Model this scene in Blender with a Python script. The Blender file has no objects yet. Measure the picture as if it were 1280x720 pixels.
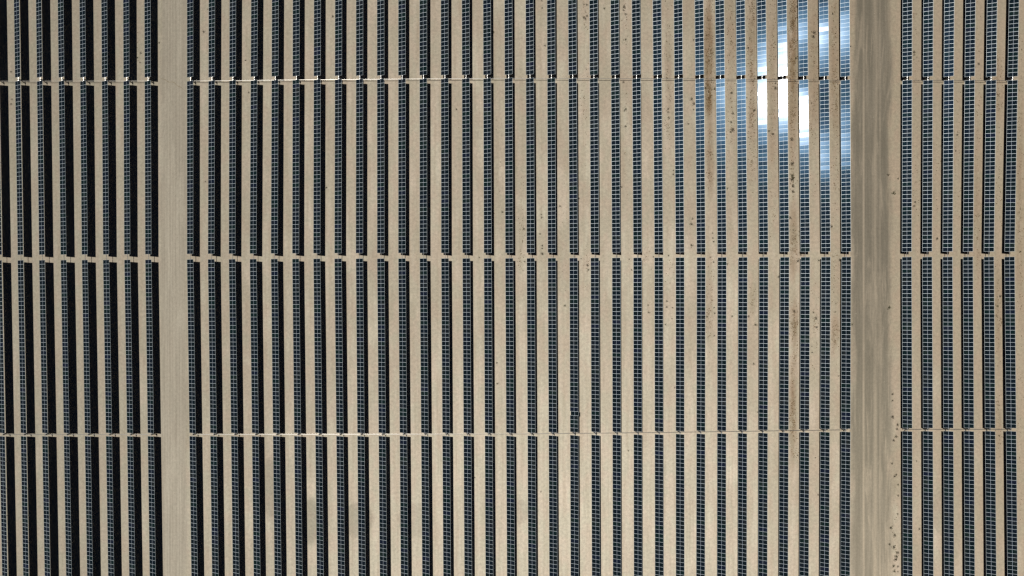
import bpy, bmesh, math, random
from mathutils import Vector, noise
R = math.radians
random.seed(7)
scene = bpy.context.scene
C = scene.collection

# ------------------------------------------------------------------ camera
F = 745.0                 # focal length in pixels of a 1280 wide picture
S = 0.2237                # metres on the ground per pixel
H = F * S                 # height of the drone above the ground
cam_d = bpy.data.cameras.new('camera')
cam_d.sensor_width = 36.0
cam_d.sensor_fit = 'HORIZONTAL'
cam_d.lens = 36.0 * F / 1280.0
cam_d.clip_end = 9000.0
cam = bpy.data.objects.new('camera', cam_d)
C.objects.link(cam)
cam.location = (0, 0, H)
cam.rotation_euler = (0, 0, 0)
scene.camera = cam

# ------------------------------------------------------------------ light
TX, TY = 0.292, 0.300     # the sun stands to the left and to the top of the picture
sun_dir = Vector((-TX, TY, 1)).normalized()
elev = math.asin(sun_dir.z)
world = bpy.data.worlds.new("World")
scene.world = world
world.use_nodes = True
nt = world.node_tree
bg = nt.nodes['Background']
sky = nt.nodes.new('ShaderNodeTexSky')
sky.sky_type = 'NISHITA'
sky.sun_disc = False
sky.sun_elevation = elev
sky.sun_rotation = math.atan2(sun_dir.x, sun_dir.y)
sky.altitude = 3000
sky.air_density = 0.18
sky.dust_density = 0.05
sky.ozone_density = 1.5
nt.links.new(sky.outputs[0], bg.inputs['Color'])
bg.inputs['Strength'].default_value = 0.05
sl = bpy.data.lights.new('sun', 'SUN')
sl.energy = 5.0
sl.angle = R(0.5)
sl.color = (1.0, 0.96, 0.90)
so = bpy.data.objects.new('sun', sl)
C.objects.link(so)
so.rotation_euler = sun_dir.to_track_quat('Z', 'Y').to_euler()
so.location = sun_dir * 300

scene.view_settings.view_transform = 'Standard'
scene.view_settings.look = 'None'
scene.view_settings.gamma = 1
scene.view_settings.exposure = 0.0
scene.cycles.max_bounces = 5
scene.cycles.filter_width = 1.4

# ------------------------------------------------------------------ node helpers
class NG:
    def __init__(s, name):
        s.m = bpy.data.materials.new(name); s.m.use_nodes = True
        s.t = s.m.node_tree; s.b = s.t.nodes['Principled BSDF']
    def n(s, typ, **kw):
        o = s.t.nodes.new(typ)
        for k, v in kw.items(): setattr(o, k, v)
        return o
    def link(s, a, b): s.t.links.new(a, b)
    def put(s, sock, v):
        if isinstance(v, (int, float)): sock.default_value = v
        elif isinstance(v, tuple): sock.default_value = v if len(v) != 3 or sock.type == 'VECTOR' else (*v, 1)
        else: s.link(v, sock)
    def math(s, op, a, b=0.0, c=None, clamp=False):
        o = s.n('ShaderNodeMath', operation=op, use_clamp=clamp)
        s.put(o.inputs[0], a); s.put(o.inputs[1], b)
        if c is not None: s.put(o.inputs[2], c)
        return o.outputs[0]
    def mix(s, f, a, b, mode='MIX'):
        o = s.n('ShaderNodeMix', data_type='RGBA', blend_type=mode)
        s.put(o.inputs[0], f); s.put(o.inputs[6], a); s.put(o.inputs[7], b)
        return o.outputs[2]
    def pos(s):
        return s.n('ShaderNodeNewGeometry').outputs['Position']
    def scaled(s, v, sc, off=(0, 0, 0)):
        o = s.n('ShaderNodeMapping'); s.link(v, o.inputs['Vector'])
        o.inputs['Scale'].default_value = sc; o.inputs['Location'].default_value = off
        return o.outputs[0]
    def noise(s, v, scale, detail=4, rough=.55, dist=0.0):
        o = s.n('ShaderNodeTexNoise'); s.link(v, o.inputs['Vector'])
        o.inputs['Scale'].default_value = scale; o.inputs['Detail'].default_value = detail
        o.inputs['Roughness'].default_value = rough; o.inputs['Distortion'].default_value = dist
        return o.outputs['Fac']
    def ramp(s, f, lo, hi, a=0.0, b=1.0):
        o = s.n('ShaderNodeMapRange', interpolation_type='SMOOTHSTEP')
        s.put(o.inputs[0], f); o.inputs[1].default_value = lo; o.inputs[2].default_value = hi
        o.inputs[3].default_value = a; o.inputs[4].default_value = b
        return o.outputs[0]

def px(x): return (x - 640) * S
def py(y): return (360 - y) * S

def soil_nodes(g):
    p = g.pos()
    sx = g.n('ShaderNodeSeparateXYZ'); g.link(p, sx.inputs[0])
    X, Y = sx.outputs[0], sx.outputs[1]
    big = g.noise(g.scaled(p, (1, .45, 1)), .022, 3, .5)
    mid = g.noise(g.scaled(p, (1, .35, 1), (31, 7, 0)), .16, 5, .6, .4)
    strk = g.noise(g.scaled(p, (1, .035, 1), (5, 90, 0)), 1.1, 4, .6)
    fine = g.noise(p, 1.3, 6, .72)
    grit = g.noise(p, 5.5, 3, .8)
    hue = g.noise(g.scaled(p, (1, .6, 1), (77, 12, 4)), .35, 2, .5)
    def spot(cx, cy, rx, ry, soft=.55):
        dx = g.math('DIVIDE', g.math('SUBTRACT', X, px(cx)), rx * S); dy = g.math('DIVIDE', g.math('SUBTRACT', Y, py(cy)), ry * S)
        d = g.math('SQRT', g.math('ADD', g.math('MULTIPLY', dx, dx), g.math('MULTIPLY', dy, dy)))
        return g.math('ADD', d, g.math('MULTIPLY', g.math('SUBTRACT', mid, .5), soft))
    c = g.mix(g.ramp(big, .35, .65), (.388, .341, .276), (.432, .383, .313))
    c = g.mix(g.ramp(mid, .40, .72, 0, .9), c, (.495, .448, .375))
    # paler towards the lower middle
    c = g.mix(g.ramp(spot(600, 660, 420, 260, .8), .2, 1.1, .6, 0), c, (.530, .486, .410))
    # a few damp patches
    for cx, cy, rx, ry, f in ((338, 612, 16, 42, .55), (388, 652, 15, 34, .6), (446, 650, 26, 24, .45), (520, 650, 26, 24, .3), (1177, 640, 15, 34, .45), (1203, 640, 12, 30, .3), (650, 640, 14, 18, .3), (1100, 540, 8, 60, .2)):
        c = g.mix(g.ramp(spot(cx, cy, rx, ry, .7), .75, 1.0, f, 0), c, (.262, .240, .196))
    # pale dry crusts
    for cx, cy, rx, ry, f in ((322, 655, 20, 30, .5), (385, 610, 16, 18, .6), (402, 690, 24, 22, .5), (300, 640, 12, 20, .4), (562, 600, 22, 26, .55), (610, 560, 14, 30, .5), (705, 615, 20, 30, .5), (735, 640, 16, 24, .45), (915, 592, 14, 16, .6), (880, 650, 20, 40, .4), (470, 415, 26, 22, .4), (450, 470, 18, 26, .35), (1100, 690, 16, 30, .2), (860, 700, 26, 18, .4)):
        c = g.mix(g.ramp(spot(cx, cy, rx, ry, 1.0), .3, 1.05, f, 0), c, (.560, .510, .430))
    # darker, browner soil to the right and the top
    rr = g.math('ADD', g.math('MULTIPLY', X, .0078), g.math('MULTIPLY', Y, .0032))
    rr = g.math('ADD', rr, g.math('MULTIPLY', g.math('SUBTRACT', g.noise(g.scaled(p, (1, .3, 1), (3, 3, 8)), .12, 4, .6), .5), 1.0))
    c = g.mix(g.ramp(rr, .2, 1.0, 0, .85), c, (.275, .227, .170))
    # lens vignette put into the soil colour: darker, greyer towards the left
    c = g.mix(g.ramp(X, -135, -40, .55, 0), c, (.345, .320, .265))
    # litter stained lanes
    st = g.math('MULTIPLY', g.ramp(g.noise(g.scaled(p, (1, .3, 1), (1, 8, 8)), .5, 5, .72), .33, .50), g.ramp(grit, .35, .6, .65, 1))
    for cx, cy, rx, ry, f in ((886, 70, 7, 110, .8), (886, 118, 6, 30, .8), (888, 205, 6, 60, .55), (887, 380, 6, 90, .3), (966, 120, 6, 120, .3), (914, 70, 7, 90, .3), (940, 60, 7, 75, .55), (940, 150, 6, 60, .35), (991, 55, 8, 80, .75), (991, 150, 7, 90, .5), (992, 300, 7, 70, .5), (993, 405, 6, 50, .5), (992, 470, 6, 60, .4), (991, 530, 6, 70, .5),
                              (835, 80, 7, 70, .35), (1018, 90, 8, 110, .3), (1044, 90, 8, 130, .4), (1044, 415, 6, 28, .4), (1248, 390, 7, 90, .4), (1248, 110, 7, 60, .4), (1222, 250, 7, 130, .3), (1275, 240, 7, 200, .35), (941, 375, 6, 25, .3), (1248, 540, 6, 50, .35)):
        c = g.mix(g.math('MULTIPLY', st, g.ramp(spot(cx, cy, rx, ry, .5), .35, 1.05, f, 0)), c, (.170, .108, .056))
    c = g.mix(g.ramp(strk, .35, .75, 0, .45), c, (.33, .28, .21))
    c = g.mix(g.ramp(hue, .35, .65, 0, 1), g.mix(1, c, (1.02, .995, .98), 'MULTIPLY'), g.mix(1, c, (.98, 1.01, .985), 'MULTIPLY'))
    c = g.mix(.9, c, g.mix(g.ramp(fine, .25, .75), (.83, .83, .83), (1.16, 1.16, 1.15)), 'MULTIPLY')
    c = g.mix(.8, c, g.mix(g.ramp(grit, .2, .8), (.84, .83, .82), (1.15, 1.15, 1.15)), 'MULTIPLY')
    return c, X, Y, p, fine, grit

def finish_soil(g, c, fine, grit):
    g.link(c, g.b.inputs['Base Color'])
    g.b.inputs['Roughness'].default_value = 1.0
    g.b.inputs['Specular IOR Level'].default_value = 0.0
    g.b.inputs['Diffuse Roughness'].default_value = 1.0
    bp = g.n('ShaderNodeBump'); bp.inputs['Strength'].default_value = .5; bp.inputs['Distance'].default_value = .25
    g.link(g.math('ADD', fine, g.math('MULTIPLY', grit, .3)), bp.inputs['Height'])
    g.link(bp.outputs[0], g.b.inputs['Normal'])
    return g.m

def mat_soil():
    g = NG('dry_soil'); c, X, Y, p, fine, grit = soil_nodes(g)
    return finish_soil(g, c, fine, grit)

def mat_road(x0, x1, soft, col_a, col_b, pale, amount, lines, name, far=None):
    """compacted strip from x0 to x1 with long streaks left by wheels"""
    g = NG(name); c, X, Y, p, fine, grit = soil_nodes(g)
    wob = g.math('MULTIPLY', g.math('SUBTRACT', g.noise(g.scaled(p, (.6, .12, 1), (9, 2, 2)), .35, 5, .6), .5), soft * 2.4)
    xw = g.math('ADD', X, wob)
    e0 = g.ramp(xw, x0, x0 + soft)
    e1 = g.ramp(xw, x1 - soft, x1, 1, 0)
    s1 = g.noise(g.scaled(p, (1, .03, 1), (1, 44, 3)), .75, 5, .66, .6)
    s2 = g.noise(g.scaled(p, (1, .02, 1), (8, 4, 3)), 3.2, 4, .7)
    brk = g.noise(g.scaled(p, (1, .08, 1), (18, 24, 3)), .5, 3, .55)
    rc = g.mix(g.ramp(g.noise(g.scaled(p, (1, .3, 1), (2, 1, 6)), .05, 3), .38, .62), col_a, col_b)
    rc = g.mix(g.math('MULTIPLY', g.ramp(s1, .52, .72), g.ramp(brk, .35, .65, .2, .95)), rc, pale)
    rc = g.mix(g.ramp(s2, .38, .62, 0, .5), rc, tuple(v * .8 for v in col_a))
    scuff = g.noise(g.scaled(p, (1, .13, 1), (61, 9, 3)), .32, 5, .68, .8)
    rc = g.mix(g.ramp(scuff, .50, .70, 0, .55), rc, pale)
    rc = g.mix(g.ramp(g.noise(g.scaled(p, (1, .2, 1), (6, 77, 3)), .22, 4, .6, .5), .48, .70, 0, .45), rc, tuple(v * .84 for v in col_a))
    for lx, w, f in lines:
        d = g.math('ABSOLUTE', g.math('SUBTRACT', X, lx))
        rc = g.mix(g.math('MULTIPLY', g.ramp(d, 0, w, f, 0), g.ramp(brk, .25, .6, .35, 1)), rc, pale)
    rc = g.mix(.8, rc, g.mix(g.ramp(fine, .25, .75), (.9, .9, .9), (1.1, 1.1, 1.1)), 'MULTIPLY')
    rc = g.mix(.7, rc, g.mix(g.ramp(grit, .2, .8), (.86, .86, .86), (1.14, 1.14, 1.14)), 'MULTIPLY')
    if far: rc = g.mix(g.ramp(Y, far[0], far[1], 0, 1), rc, g.mix(1, rc, far[2], 'MULTIPLY'))
    c = g.mix(g.math('MULTIPLY', g.math('MULTIPLY', e0, e1), amount), c, rc)
    return finish_soil(g, c, fine, grit)

def simple(name, col, rough=.5, metal=0.0, spec=.5):
    g = NG(name)
    g.b.inputs['Base Color'].default_value = (*col, 1)
    g.b.inputs['Roughness'].default_value = rough
    g.b.inputs['Metallic'].default_value = metal
    g.b.inputs['Specular IOR Level'].default_value = spec
    return g

def mat_cells():
    g = NG('solar_glass')
    inf = g.n('ShaderNodeObjectInfo').outputs['Random']
    r2 = g.math('FRACT', g.math('MULTIPLY', inf, 13.7))
    tc = g.n('ShaderNodeTexCoord').outputs['Object']
    c = g.mix(inf, (.0036, .0078, .0100), (.0050, .0085, .0140))
    c = g.mix(g.ramp(r2, .82, .95, 0, .8), c, (.0045, .0125, .0125))
    c = g.mix(g.ramp(r2, 0, .08, .6, 0), c, (.0070, .0100, .0250))
    dust = g.noise(g.scaled(g.pos(), (1, .5, 1)), .6, 3)
    c = g.mix(g.ramp(dust, .45, .8, 0, .03), c, (.35, .30, .22))
    g.link(c, g.b.inputs['Base Color'])
    g.b.inputs['Roughness'].default_value = .185
    g.b.inputs['IOR'].default_value = 1.5
    g.b.inputs['Specular IOR Level'].default_value = .046
    g.b.inputs['Specular Tint'].default_value = (.16, .52, 1, 1)
    g.b.inputs['Coat Weight'].default_value = .10
    g.b.inputs['Coat Roughness'].default_value = .095
    g.b.inputs['Coat IOR'].default_value = 1.45
    return g.m

M_soil = mat_soil()
M_road = mat_road(px(1061), px(1118), 2.2, (.150, .134, .104), (.200, .176, .138), (.30, .255, .195), .96,
                  [(px(1079.5), .5, .8), (px(1094), .9, .5), (px(1100), .4, .35)], 'gravel_surface',
                  (py(300), py(620), (1.38, 1.38, 1.36)))
M_track = mat_road(px(198), px(235), 1.2, (.345, .312, .252), (.375, .340, .276), (.46, .425, .35), .85,
                   [(px(v), .32, .45) for v in (207.5, 210.5, 214.5, 217.5, 222.5, 226)], 'track_surface')
M_cells = mat_cells()
M_frame = simple('aluminium_frame', (.45, .51, .54), .45, .2, .25).m
M_strip = simple('busbar_strip', (.30, .35, .42), .5, 0, .2).m
M_back = simple('dark_backsheet', (.02, .02, .022), .7).m
M_steel = simple('galvanised_steel', (.72, .72, .70), .30, .75).m
M_shaft = simple('shaft_steel', (.56, .54, .50), .33, .93).m
M_post = simple('post_steel', (.34, .34, .33), .5, .5).m
M_motor = simple('gearbox_paint', (.035, .038, .04), .6, 0, .2).m

def var_mat(name, a, b, scale=1.5, rough=.9):
    g = NG(name)
    f = g.noise(g.pos(), scale, 4, .7)
    g.link(g.mix(g.ramp(f, .35, .65), a, b), g.b.inputs['Base Color'])
    g.b.inputs['Roughness'].default_value = rough
    g.b.inputs['Specular IOR Level'].default_value = .1
    return g.m
M_green = var_mat('weed_green', (.018, .022, .008), (.045, .050, .018))
M_brown = var_mat('weed_brown', (.020, .018, .010), (.045, .038, .022))
M_dry = var_mat('dry_stalks', (.095, .058, .024), (.17, .112, .052), .8)
M_stem = simple('weed_stem', (.06, .045, .025), .9).m
M_stone = var_mat('pale_stone', (.25, .21, .16), (.46, .41, .33), 2)

# ------------------------------------------------------------------ mesh helpers
def to_obj(name, bm, mats, parent=None):
    me = bpy.data.meshes.new(name)
    bm.normal_update(); bm.to_mesh(me); bm.free()
    for m in (mats if isinstance(mats, (list, tuple)) else [mats]): me.materials.append(m)
    o = bpy.data.objects.new(name, me); C.objects.link(o)
    if parent: o.parent = parent
    return o

def add_box(bm, c, d, rot=None, mi=0):
    r = bmesh.ops.create_cube(bm, size=1.0)
    for v in r['verts']:
        v.co = Vector((v.co.x * d[0], v.co.y * d[1], v.co.z * d[2]))
        if rot: v.co = rot @ v.co
        v.co += Vector(c)
    for f in {f for v in r['verts'] for f in v.link_faces}: f.material_index = mi
    return r['verts']

def add_tube(bm, pts, rad, seg=10, cap=True, smooth=True):
    rings = []
    n = len(pts)
    for i, p in enumerate(pts):
        a = Vector(pts[max(i - 1, 0)]); b = Vector(pts[min(i + 1, n - 1)])
        t = (b - a).normalized()
        q = t.to_track_quat('Z', 'Y')
        rings.append([bm.verts.new(Vector(p) + q @ Vector((rad * math.cos(2 * math.pi * k / seg), rad * math.sin(2 * math.pi * k / seg), 0))) for k in range(seg)])
    for i in range(n - 1):
        for k in range(seg):
            f = bm.faces.new((rings[i][k], rings[i][(k + 1) % seg], rings[i + 1][(k + 1) % seg], rings[i + 1][k])); f.smooth = smooth
    if cap:
        bm.faces.new(list(reversed(rings[0]))); bm.faces.new(rings[-1])

def structure(o):
    o['kind'] = 'structure'; return o

# ------------------------------------------------------------------ ground and roads
bm = bmesh.new()
bmesh.ops.create_grid(bm, x_segments=8, y_segments=8, size=3500)
structure(to_obj('ground', bm, M_soil))

def strip(name, x0, x1, mat, z=.004, y0=-700, y1=700):
    b = bmesh.new(); n = 120; prev = None
    for i in range(n + 1):
        y = y0 + (y1 - y0) * i / n
        l = b.verts.new((x0 + .5 * noise.noise(Vector((y * .04, 3, 1))), y, z))
        r = b.verts.new((x1 + .5 * noise.noise(Vector((y * .04, 9, 1))), y, z))
        if prev: b.faces.new((prev[0], prev[1], r, l))
        prev = (l, r)
    return structure(to_obj(name, b, mat))
strip('gravel_road', px(1058), px(1125), M_road)
strip('dirt_track', px(196), px(236), M_track)

# a shallow wash rut that crosses the dirt track
b = bmesh.new(); prev = None
M_rut = var_mat('rut_soil', (.17, .145, .105), (.23, .20, .15), 1.2, 1)
for i in range(41):
    f = i / 40
    x = 198 + 39 * f; y = 95 + 20 * f + 1.2 * math.sin(f * 9) + .8 * math.sin(f * 23)
    w = (.9 if .05 < f < .75 else .35) * (.7 + .5 * random.random()) * .14
    l = b.verts.new((px(x) + w * .5, py(y) + w, .009)); r = b.verts.new((px(x) - w * .5, py(y) - w, .009))
    if prev: b.faces.new((prev[0], l, r, prev[1]))
    prev = (l, r)
structure(to_obj('wash_rut', b, M_rut))

# ------------------------------------------------------------------ solar trackers
TILT = 20.5
MW, ML, PITCH, NMOD = 2.29, 1.147, 1.15, 42
Z0 = 1.90
WC = MW / 2 * math.cos(R(TILT)); ZL = Z0 - MW / 2 * math.sin(R(TILT))
KL = 1 / (1 - ZL / H); K0 = 1 / (1 - Z0 / H)

def module_mesh():
    b = bmesh.new()
    fr, st = .030, .024
    xs = [-MW / 2, -MW / 2 + fr, -st, st, MW / 2 - fr, MW / 2]
    ys = [-ML / 2, -ML / 2 + fr, ML / 2 - fr, ML / 2]
    T = .02
    top = [[b.verts.new((x, y, T)) for x in xs] for y in ys]
    for j in range(3):
        for i in range(5):
            f = b.faces.new((top[j][i], top[j][i + 1], top[j + 1][i + 1], top[j + 1][i]))
            f.material_index = 0 if (j != 1 or i in (0, 4)) else (2 if i == 2 else 1)
    lo = [b.verts.new((x, y, -T)) for x, y in ((xs[0], ys[0]), (xs[5], ys[0]), (xs[5], ys[3]), (xs[0], ys[3]))]
    f = b.faces.new(list(reversed(lo))); f.material_index = 3
    loop = [[top[0][i] for i in range(6)], [top[j][5] for j in range(4)], [top[3][i] for i in range(5, -1, -1)], [top[j][0] for j in range(3, -1, -1)]]
    for k in range(4):
        b.faces.new([lo[k], lo[(k + 1) % 4]] + list(reversed(loop[k])))
    me = bpy.data.meshes.new('solar_module'); b.normal_update(); b.to_mesh(me); b.free()
    for m in (M_frame, M_cells, M_strip, M_back): me.materials.append(m)
    return me

def mesh_of(name, fill, mat):
    b = bmesh.new(); fill(b)
    me = bpy.data.meshes.new(name); b.normal_update(); b.to_mesh(me); b.free()
    me.materials.append(mat); return me

ME_module = module_mesh()
HALF = NMOD * PITCH
def tube_fill(gap):
    def f(b): add_tube(b, [(0, -HALF - gap - .70, 0), (0, -20, 0), (0, 20, 0), (0, HALF + gap + .70, 0)], .075, 12)
    return f
def post_fill(b):
    h = Z0 - .20
    add_box(b, (-.05, 0, h / 2), (.012, .12, h)); add_box(b, (.05, 0, h / 2), (.012, .12, h)); add_box(b, (0, 0, h / 2), (.089, .010, h - .01))
    add_box(b, (0, 0, h + .006), (.16, .14, .012))
def bearing_fill(b):
    add_tube(b, [(0, -.05, 0), (0, .05, 0)], .115, 12); add_box(b, (0, 0, -.115), (.20, .08, .06))
def gear_fill(b):
    add_tube(b, [(0, -.08, 0), (0, .08, 0)], .13, 16)
    add_box(b, (0, 0, -.20), (.18, .16, .16))
    add_tube(b, [(-.22, 0, -.24), (.22, 0, -.24)], .07, 10)
def support_fill(b):
    # two heavy raked legs under the drive, meeting below the tube
    for sx in (-1, 1):
        add_tube(b, [(sx * .50, 0, 0), (0, 0, Z0 - .2)], .085, 8)
    add_box(b, (0, 0, .45), (.62, .05, .10)); add_box(b, (0, 0, 1.15), (.34, .06, .34))
def lever_fill(b):
    # a plate arm hanging from the tube down to the linkage shaft, wider at its top
    v = []
    for y in (-.03, .03):
        v.append([b.verts.new((x, y, z)) for x, z in ((-.16, 0), (.16, 0), (.13, -.28), (.06, -.98), (-.06, -.98), (-.13, -.28))])
    b.faces.new(v[0]); b.faces.new(list(reversed(v[1])))
    for k in range(6):
        b.faces.new((v[0][(k + 1) % 6], v[0][k], v[1][k], v[1][(k + 1) % 6]))
ME_post = mesh_of('post', post_fill, M_post)
ME_bear = mesh_of('bearing', bearing_fill, M_post)
ME_gear = mesh_of('drive_gearbox', gear_fill, M_motor)
ME_lever = mesh_of('lever_arm', lever_fill, M_post)
ME_supp = mesh_of('drive_support', support_fill, M_motor)
GAPS = {'upper': .53, 'lower': .45}
ME_tube = {k: mesh_of('torque_tube', tube_fill(g), M_steel) for k, g in GAPS.items()}

def part(name, me, parent, loc, rot=(0, 0, 0)):
    o = bpy.data.objects.new(name, me); C.objects.link(o); o.parent = parent
    o.location = loc; o.rotation_euler = rot
    return o

def interp(tab, x):
    if x <= tab[0][0]: return tab[0][1]
    for (a, u), (b_, v) in zip(tab, tab[1:]):
        if x <= b_: return u + (v - u) * (x - a) / (b_ - a)
    return tab[-1][1]

# picture rows of the three breaks between the tables, as the photograph shows them
Y_DRIVE_A = [(0, 98.9), (240, 98.7), (410, 96.9), (630, 95.4), (880, 96.0), (950, 96.8), (1050, 97.8), (1265, 98.1)]
Y_JOINT = [(0, 322.0), (185, 321.2), (240, 320.8), (410, 319.9), (630, 319.4), (880, 318.3), (1050, 317.9), (1265, 317.7)]
Y_DRIVE_B = [(0, 543.4), (240, 543.4), (410, 543.3), (630, 543.0), (820, 541.0), (950, 539.2), (1050, 537.7), (1140, 537.0), (1265, 537.0)]
def col(x0, v): return [x0 + a / 5.981 for a in v]
TOP = (col(0, (-57, 105, 270, 433, 595, 758, 921, 1080)) + col(214, (118, 280, 436, 597, 753, 909, 1067, 1225))
       + col(428, (102, 259, 418, 577, 736, 893, 1052, 1212)) + col(642, (90, 250, 408, 567, 725, 884, 1040, 1198))
       + col(856, (75, 229, 384, 540, 694, 849, 1004, 1162)) + col(1066, (372, 528, 684, 842, 1003, 1166)))
MID = (col(0, (-27, 133, 293, 454, 612, 771, 929, 1086)) + col(214, (118, 275, 431, 588, 746, 905, 1063, 1221))
       + col(428, (101, 260, 418, 578, 739, 898, 1058, 1218)) + col(642, (98, 256, 418, 576, 736, 895, 1053, 1212))
       + col(856, (90, 246, 402, 557, 713, 867, 1020, 1173)) + col(1066, (368, 520, 672, 824, 980, 1134)))
BOT = (col(0, (15, 173, 333, 493, 650, 808, 965, 1118)) + col(214, (150, 305, 460, 616, 772, 930, 1088, 1245))
       + col(428, (120, 279, 436, 596, 754, 912, 1070, 1230)) + col(642, (109, 267, 426, 585, 742, 899, 1057, 1213))
       + col(856, (86, 242, 397, 550, 704, 858, 1010, 1165)) + col(1066, (375, 530, 683, 837, 997, 1155)))
NROW = len(TOP)
ORD = ['first', 'second', 'third', 'fourth', 'fifth', 'sixth', 'seventh', 'eighth', 'ninth', 'tenth', 'eleventh', 'twelfth',
       'thirteenth', 'fourteenth', 'fifteenth', 'sixteenth']
def row_words(i):
    if i < 8: return ORD[7 - i], 'left of the pale dirt track'
    if i < 24: return ORD[i - 8], 'right of the pale dirt track'
    if i < 40: return ORD[39 - i], 'left of the grey gravel road'
    return ORD[i - 40], 'right of the grey gravel road'

def wx(xpix): return (xpix - 640) * S / KL + WC      # left lower edge in the picture -> the row's axis on the ground
def wy(ypix): return (360 - ypix) * S / K0

def slope(X, Y):   # the tables ride gently over uneven ground
    return R(.75) * noise.noise(Vector((X * .035 + 4, Y * .030, .5))) + R(.25) * noise.noise(Vector((X * .2, Y * .15, 7)))

# tilts shaped to steer the sun glint on a few upper tables: centre along the row, length, change of tilt, change of pitch
SET = {31: 20.6, 32: 20.2, 33: 20.3, 34: 20.9, 35: 20.0, 36: 20.6, 37: 20.6, 38: 20.2, 39: 20.7}
BEND = {32: [(0, 9, -.9, 0)], 33: [(-1, 9, -.9, 0)], 34: [(-1, 8, -.5, 0)], 35: [(8, 6, .3, .6), (20, 8, 1.6, 0), (-20, 6, 1.2, 0)], 36: [(-24, 8, -1.6, 0), (10, 7, .2, .9), (22, 5, .8, .4)],
        37: [(13, 8, -.4, 1.2), (2, 6, -2.2, 0), (-14, 9, .4, -.9)],
        38: [(13, 9, .8, 1.4), (-24, 8, .6, -1.6), (-5, 8, -1.8, 0)], 39: [(15, 11, .8, 1.2), (-20, 9, 1.2, -1.2), (0, 6, -1.4, 0)]}
drive_pts = {'upper': [], 'lower': []}
for i in range(NROW):
    for half in ('upper', 'lower'):
        xm = MID[i]
        if half == 'upper':
            ya, xa, yb, xb = 15, TOP[i], 320, MID[i]
            yd = interp(Y_DRIVE_A, xm); nominal = 224.2
            sc = (interp(Y_JOINT, xm) - yd) / nominal
        else:
            ya, xa, yb, xb = 320, MID[i], 705, BOT[i]
            yd = interp(Y_DRIVE_B, xm); nominal = 223.8
            sc = (yd - interp(Y_JOINT, xm)) / nominal
        A = Vector((wx(xa), wy(ya))); B = Vector((wx(xb), wy(yb)))
        Yd = wy(yd)
        t = (Yd - A.y) / (B.y - A.y)
        Xd = A.x + (B.x - A.x) * t
        yaw = math.atan2(B.x - A.x, A.y - B.y)
        root = bpy.data.objects.new('solar_tracker', None); C.objects.link(root)
        root.empty_display_size = 2
        root.location = (Xd, Yd, 0); root.rotation_euler = (0, 0, yaw); root.scale = (1, sc, 1)
        o_, side = row_words(i)
        root['label'] = f'{half} solar tracker in the {o_} panel row {side}'
        root['category'] = 'solar tracker'
        root['group'] = 'solar trackers in long parallel rows'
        drive_pts[half].append((i, Xd, Yd))
        gap = GAPS[half]
        base = TILT + random.gauss(0, .55)
        if half == 'upper' and i in SET: base = SET[i]
        twist = random.gauss(0, .35); bow = random.gauss(0, .25)
        for k in range(NMOD * 2):
            s = (k - NMOD + .5) * PITCH + (gap if k >= NMOD else -gap)
            u = s / HALF; bend_th = bend_rx = 0.0
            if half == 'upper' and i in BEND:
                for sc_, w_, dth, drx in BEND[i]:
                    e = math.exp(-((s - sc_) / w_) ** 2); bend_th += dth * e; bend_rx += drx * e
            th = bend_th + base + twist * u - .5 * abs(u) + bow * math.sin(u * 5) + random.gauss(0, .10)
            rx = R(bend_rx) + slope(Xd, Yd + s) + R(random.gauss(0, .22))
            mo = part('solar_module', ME_module, root, (0, s, Z0), (rx, -R(th), 0))
            if half == 'lower' and i == 26 and k == NMOD + 4:
                mo.location.x = .17; mo.location.z += .05; mo['label'] = 'module slipped sideways out of its row'
        part('torque_tube', ME_tube[half], root, (.055, 0, Z0 - .13))
        for k in range(-6, 7):
            if k == 0: continue
            yy = k * 7.55 + (.3 if k > 0 else -.3)
            part('post', ME_post, root, (.055, yy, 0)); part('bearing', ME_bear, root, (.055, yy, Z0 - .13))
        part('drive_support', ME_supp, root, (.055, .06, 0))
        part('drive_gearbox', ME_gear, root, (.055, .0, Z0 - .13))
        part('lever_arm', ME_lever, root, (.055, -.16, Z0 - .10))

for half in ('upper', 'lower'):
    for a, b_, where in ((0, 8, 'left of the dirt track'), (8, 40, 'between dirt track and gravel road'), (40, NROW, 'right of the gravel road')):
        pts = [(X, Y - .16, .76) for i, X, Y in drive_pts[half] if a <= i < b_]
        pts = [(pts[0][0] - .4, pts[0][1], .76)] + pts + [(pts[-1][0] + .4, pts[-1][1], .76)]
        bm = bmesh.new(); add_tube(bm, pts, .062, 12)
        o = to_obj('drive_shaft', bm, M_shaft)
        o['label'] = f'thin steel shaft linking the {half} trackers {where}'
        o['category'] = 'drive shaft'; o['group'] = 'steel shafts crossing under the panel rows'

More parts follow.
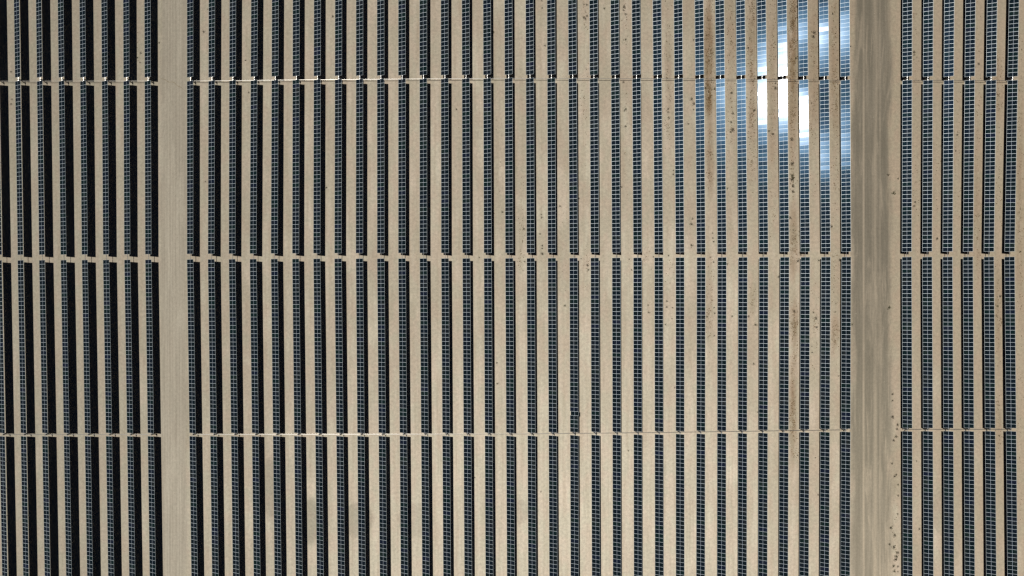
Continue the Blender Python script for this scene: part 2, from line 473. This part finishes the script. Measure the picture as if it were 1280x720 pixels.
# ------------------------------------------------------------------ weeds that stand alone
def tuft_mesh(seed, mat, n=70, spiky=False):
    rng = random.Random(seed); b = bmesh.new()
    for q in range(n):
        a = rng.uniform(0, 6.283); r = rng.random() ** .7 * .5 * (1 + .35 * math.sin(3 * a + seed)); z = rng.uniform(.04, .42) * (1 - r * .9)
        c = Vector((r * math.cos(a), r * math.sin(a), z)); s = rng.uniform(.05, .11)
        d1 = Vector((rng.gauss(0, 1), rng.gauss(0, 1), rng.gauss(0, .5))).normalized() * s
        d2 = Vector((rng.gauss(0, 1), rng.gauss(0, 1), rng.gauss(0, .7))).normalized() * s * .6
        vs = [b.verts.new(c + v) for v in (-d1, d2, d1, -d2)]
        b.faces.new(vs)
    for q in range(9):
        a = rng.uniform(0, 6.283); r = rng.uniform(.15, .4)
        add_tube(b, [(0, 0, 0), (r * .5 * math.cos(a), r * .5 * math.sin(a), .16), (r * math.cos(a), r * math.sin(a), .3)], .008, 4, False)
    me = bpy.data.meshes.new('weed_tuft'); b.normal_update(); b.to_mesh(me); b.free()
    me.materials.append(mat); return me
TUFTS = [tuft_mesh(s, M_green if s % 3 == 0 else M_brown, 60 + 12 * (s % 4)) for s in range(9)]

def tile(x0, y0, k, pts): return [(x0 + a / k, y0 + b_ / k) for a, b_ in pts]
big = tile(820, 0, 4, [(177,495),(189,518),(246,440),(292,445),(377,465),(384,567),(376,612),(383,650),(374,660),(491,553),(597,440),(583,670),(678,697),(700,293),(789,165),(786,183)])
big += tile(820, 180, 4, [(176,400),(178,508),(680,98),(680,156),(682,168),(678,176),(684,210),(684,238),(670,368),(877,412),(722,552),(708,584),(917,580),(1188,245)])
big += tile(820, 360, 4, [(690,116),(800,150),(802,196),(497,183),(1165,98),(1182,530),(1182,643),(1206,683),(1204,704)])
big += tile(820, 540, 4, [(1200,22),(1188,42),(1178,158),(1192,220),(1173,478),(1193,514),(1167,561),(1188,575),(1203,602),(1197,636),(1201,622),(1187,669),(1191,695)])
big += tile(500, 0, 4, [(1120,35),(1128,70),(927,96),(1128,545)]) + tile(500, 180, 4, [(708,366),(711,549),(937,605)])
big += tile(960, 0, 4, [(728,260),(1052,320)]) + tile(960, 180, 4, [(845,472)]) + tile(960, 540, 4, [(756,484)])
small = tile(820, 0, 4, [(187,548),(597,418),(564,655),(906,300),(972,232),(460,240),(703,32),(454,488),(188,200),(162,620),(60,545),(60,560),(64,590)])
small += tile(820, 180, 4, [(86,132),(86,152),(182,374),(357,222),(283,446),(283,470),(288,488),(686,430),(714,574),(62,558),(1160,155),(1210,173),(613,664),(814,582),(272,566),(288,590),(355,600)])
small += tile(820, 360, 4, [(54,66),(82,98),(54,96),(80,153),(48,182),(380,141),(290,98),(293,126),(254,143),(290,238),(488,380),(787,122),(779,292),(780,322),(912,440),(980,182),(1182,562),(895,120),(510,619),(93,498),(462,142)])
small += tile(820, 540, 4, [(1200,213),(1210,263),(1210,317),(1207,410),(1210,603),(1210,672),(1209,697),(708,116),(796,128),(810,314)])
small += tile(500, 0, 4, [(711,40),(709,4),(1022,43),(919,22),(934,24),(919,88),(935,80),(1118,52),(1128,198),(725,228),(468,160),(1122,555),(1118,410),(282,545),(1128,632)])
small += tile(500, 180, 4, [(706,352),(700,450),(711,508),(711,522),(623,588),(396,567),(895,272),(800,310),(905,574),(942,628),(1146,576),(1267,564),(1157,630),(620,424),(512,340),(1108,215)])
small += tile(500, 360, 4, [(1240,86),(1244,122),(824,88),(484,373),(487,478)]) + tile(500, 540, 4, [(704,298),(1142,92),(373,226)])
small += tile(180, 0, 4, [(508,302),(524,463),(76,214),(300,160),(944,82)]) + tile(180, 180, 4, [(307,188),(913,218)])
small += tile(960, 0, 4, [(322,70),(228,183),(730,275),(945,675),(23,670),(122,697),(1128,92)])
small += tile(960, 180, 4, [(938,35),(1260,538),(735,290),(730,310)]) + tile(960, 360, 4, [(1160,41),(1147,90),(1143,140)]) + tile(960, 540, 4, [(742,145),(1156,18)])
small += [(172, 72), (176, 66), (175, 78), (14, 90), (15, 124), (14, 130)]

placed = []
ORD += ['seventeenth', 'eighteenth', 'nineteenth', 'twentieth', 'twenty-first', 'twenty-second', 'twenty-third', 'twenty-fourth', 'twenty-fifth',
        'twenty-sixth', 'twenty-seventh', 'twenty-eighth', 'twenty-ninth', 'thirtieth']
def lane_of(x):
    if 1060 < x < 1101: return "on the grey gravel road's wheel lanes"
    if x < 1127 and x > 1100: return "on the grey gravel road's right verge"
    if 194 < x < 236: return 'on the pale dirt track'
    i = max([k for k in range(NROW) if MID[k] < x + 3] or [0])     # the open lane to the right of row i
    if i < 7: return f'in the {ORD[6 - i]} soil lane left of dirt track'
    if i < 23: return f'in the {ORD[i - 8]} soil lane right of dirt track'
    if i < 39: return f'in the {ORD[38 - i]} soil lane left of gravel road'
    return f'in the {ORD[i - 40]} soil lane right of gravel road'
def lane_fix(x, y):
    """keep the plant on the open soil, clear of the tables"""
    for i in range(NROW):
        l = TOP[i] + (MID[i] - TOP[i]) * y / 320 if y < 320 else MID[i] + (BOT[i] - MID[i]) * (y - 320) / 385
        if l - 1.2 < x < l + 13.5:
            x = l - 2.2 if x < l + 6 else l + 14.8
    return x
weeds = {}
for lst, bigone in ((big, True), (small, False)):
    for x, y in lst:
        if any((x - a) ** 2 + (y - b_) ** 2 < 1.2 for a, b_ in placed): continue
        placed.append((x, y))
        weeds.setdefault((lane_of(x), bigone), []).append((y, x))
for (lane, bigone), pts in weeds.items():
    for q, (y, x) in enumerate(sorted(pts)):
        o = bpy.data.objects.new('weed_clump' if bigone else 'weed_tuft', random.choice(TUFTS)); C.objects.link(o)
        o.location = (px(x), py(y), 0)
        s = random.uniform(.75, 1.1) if bigone else random.uniform(.48, .72)
        if abs(x - 990) < 3 and 215 < y < 228: s = 1.1
        o.scale = (s, s * random.uniform(.85, 1.25), s * .8); o.rotation_euler = (0, 0, random.uniform(0, 6.28))
        what = 'dark weed clump' if bigone else 'tiny weed'
        o['label'] = f'{what}, {ORD[q]} from the top {lane}' if len(pts) > 1 else f'lone {what} {lane}'
        o['category'] = 'weed'
        o['group'] = 'weed clumps on bare soil' if bigone else 'tiny weeds on bare soil'

# ------------------------------------------------------------------ dry growth nobody could count
PATCH = [  # x, y, rx, ry, count
    (835, 65, 5, 60, 260), (835, 150, 5, 25, 120), (837, 340, 5, 12, 60),
    (886, 50, 5, 55, 700), (886, 112, 5, 30, 800), (887, 200, 4, 30, 260), (888, 345, 5, 45, 110), (886, 400, 4, 30, 200), (914, 40, 6, 80, 300), (913, 150, 6, 50, 240),
    (940, 12, 6, 22, 260), (940, 75, 5, 32, 420), (940, 145, 5, 32, 300), (940, 200, 5, 30, 160), (941, 375, 5, 20, 90),
    (966, 60, 6, 70, 240), (966, 150, 6, 60, 160), (966, 250, 6, 50, 110),
    (991, 25, 5, 30, 620), (991, 75, 5, 30, 600), (991, 140, 5, 50, 360), (991, 225, 5, 30, 170), (992, 305, 6, 22, 320), (993, 405, 5, 22, 560), (993, 455, 5, 18, 170), (991, 520, 4, 30, 520), (992, 560, 5, 14, 120),
    (1018, 60, 5, 70, 200), (1018, 150, 5, 70, 160), (1018, 400, 5, 40, 130),
    (1044, 50, 5, 60, 260), (1044, 130, 5, 40, 240), (1044, 220, 5, 50, 160), (1044, 350, 5, 30, 120), (1044, 415, 5, 20, 190),
    (1144, 60, 6, 70, 150), (1146, 240, 6, 60, 150), (1170, 230, 6, 60, 110), (1197, 200, 6, 80, 150), (1222, 120, 6, 90, 220), (1222, 290, 6, 60, 190),
    (1248, 110, 6, 40, 260), (1248, 230, 6, 60, 210), (1248, 390, 6, 60, 260), (1248, 530, 6, 40, 190), (1275, 200, 4, 190, 380), (1275, 500, 4, 150, 120),
    (652, 285, 5, 45, 130), (652, 325, 5, 14, 60), (731, 15, 5, 22, 60), (731, 135, 5, 50, 90), (733, 325, 5, 20, 80), (782, 40, 5, 45, 110), (782, 160, 5, 60, 80), (810, 325, 4, 16, 40), (704, 300, 4, 50, 30), (1118, 660, 3, 30, 60), (172, 60, 5, 40, 50),
    (570, 140, 5, 60, 25), (620, 200, 5, 80, 25), (260, 60, 4, 60, 20)]
bm = bmesh.new()
rng = random.Random(3)
def stalk(x, y, s):
    c = Vector((x, y, 0))
    for _ in range(2):
        a = rng.uniform(0, 6.283); d = Vector((math.cos(a), math.sin(a), 0)); n_ = Vector((-d.y, d.x, 0))
        h = s * rng.uniform(.25, .6)
        v = [bm.verts.new(c - d * s * .5 + Vector((0, 0, .006))), bm.verts.new(c + n_ * s * .35 + Vector((0, 0, h))), bm.verts.new(c + d * s * .6 + Vector((0, 0, h * .8)))]
        bm.faces.new(v)
for x0, y0, rx_, ry_, n_ in PATCH:
    for _ in range(n_):
        x = x0 + rng.gauss(0, rx_ * .55); y = y0 + rng.gauss(0, ry_ * .6)
        if noise.noise(Vector((x * .25, y * .08, 2))) + .35 < rng.random() * .8: continue
        stalk(px(x), py(y), rng.uniform(.10, .32))
o = to_obj('dry_weeds', bm, M_dry); o['kind'] = 'stuff'; o['label'] = 'thin brown dry weeds scattered between the panel rows'; o['category'] = 'weeds'
o['group'] = 'dry growth'

# loose stones
bm = bmesh.new()
for _ in range(1500):
    x = rng.uniform(-150, 150); y = rng.uniform(-84, 84); s = rng.uniform(.03, .09)
    r = bmesh.ops.create_icosphere(bm, subdivisions=1, radius=s)
    for v in r['verts']:
        v.co = Vector((v.co.x * rng.uniform(.7, 1.3), v.co.y, v.co.z * .6)) + Vector((x, y, s * .3))
o = to_obj('loose_stones', bm, M_stone); o['kind'] = 'stuff'; o['label'] = 'small pale stones strewn over the bare soil'; o['category'] = 'stones'
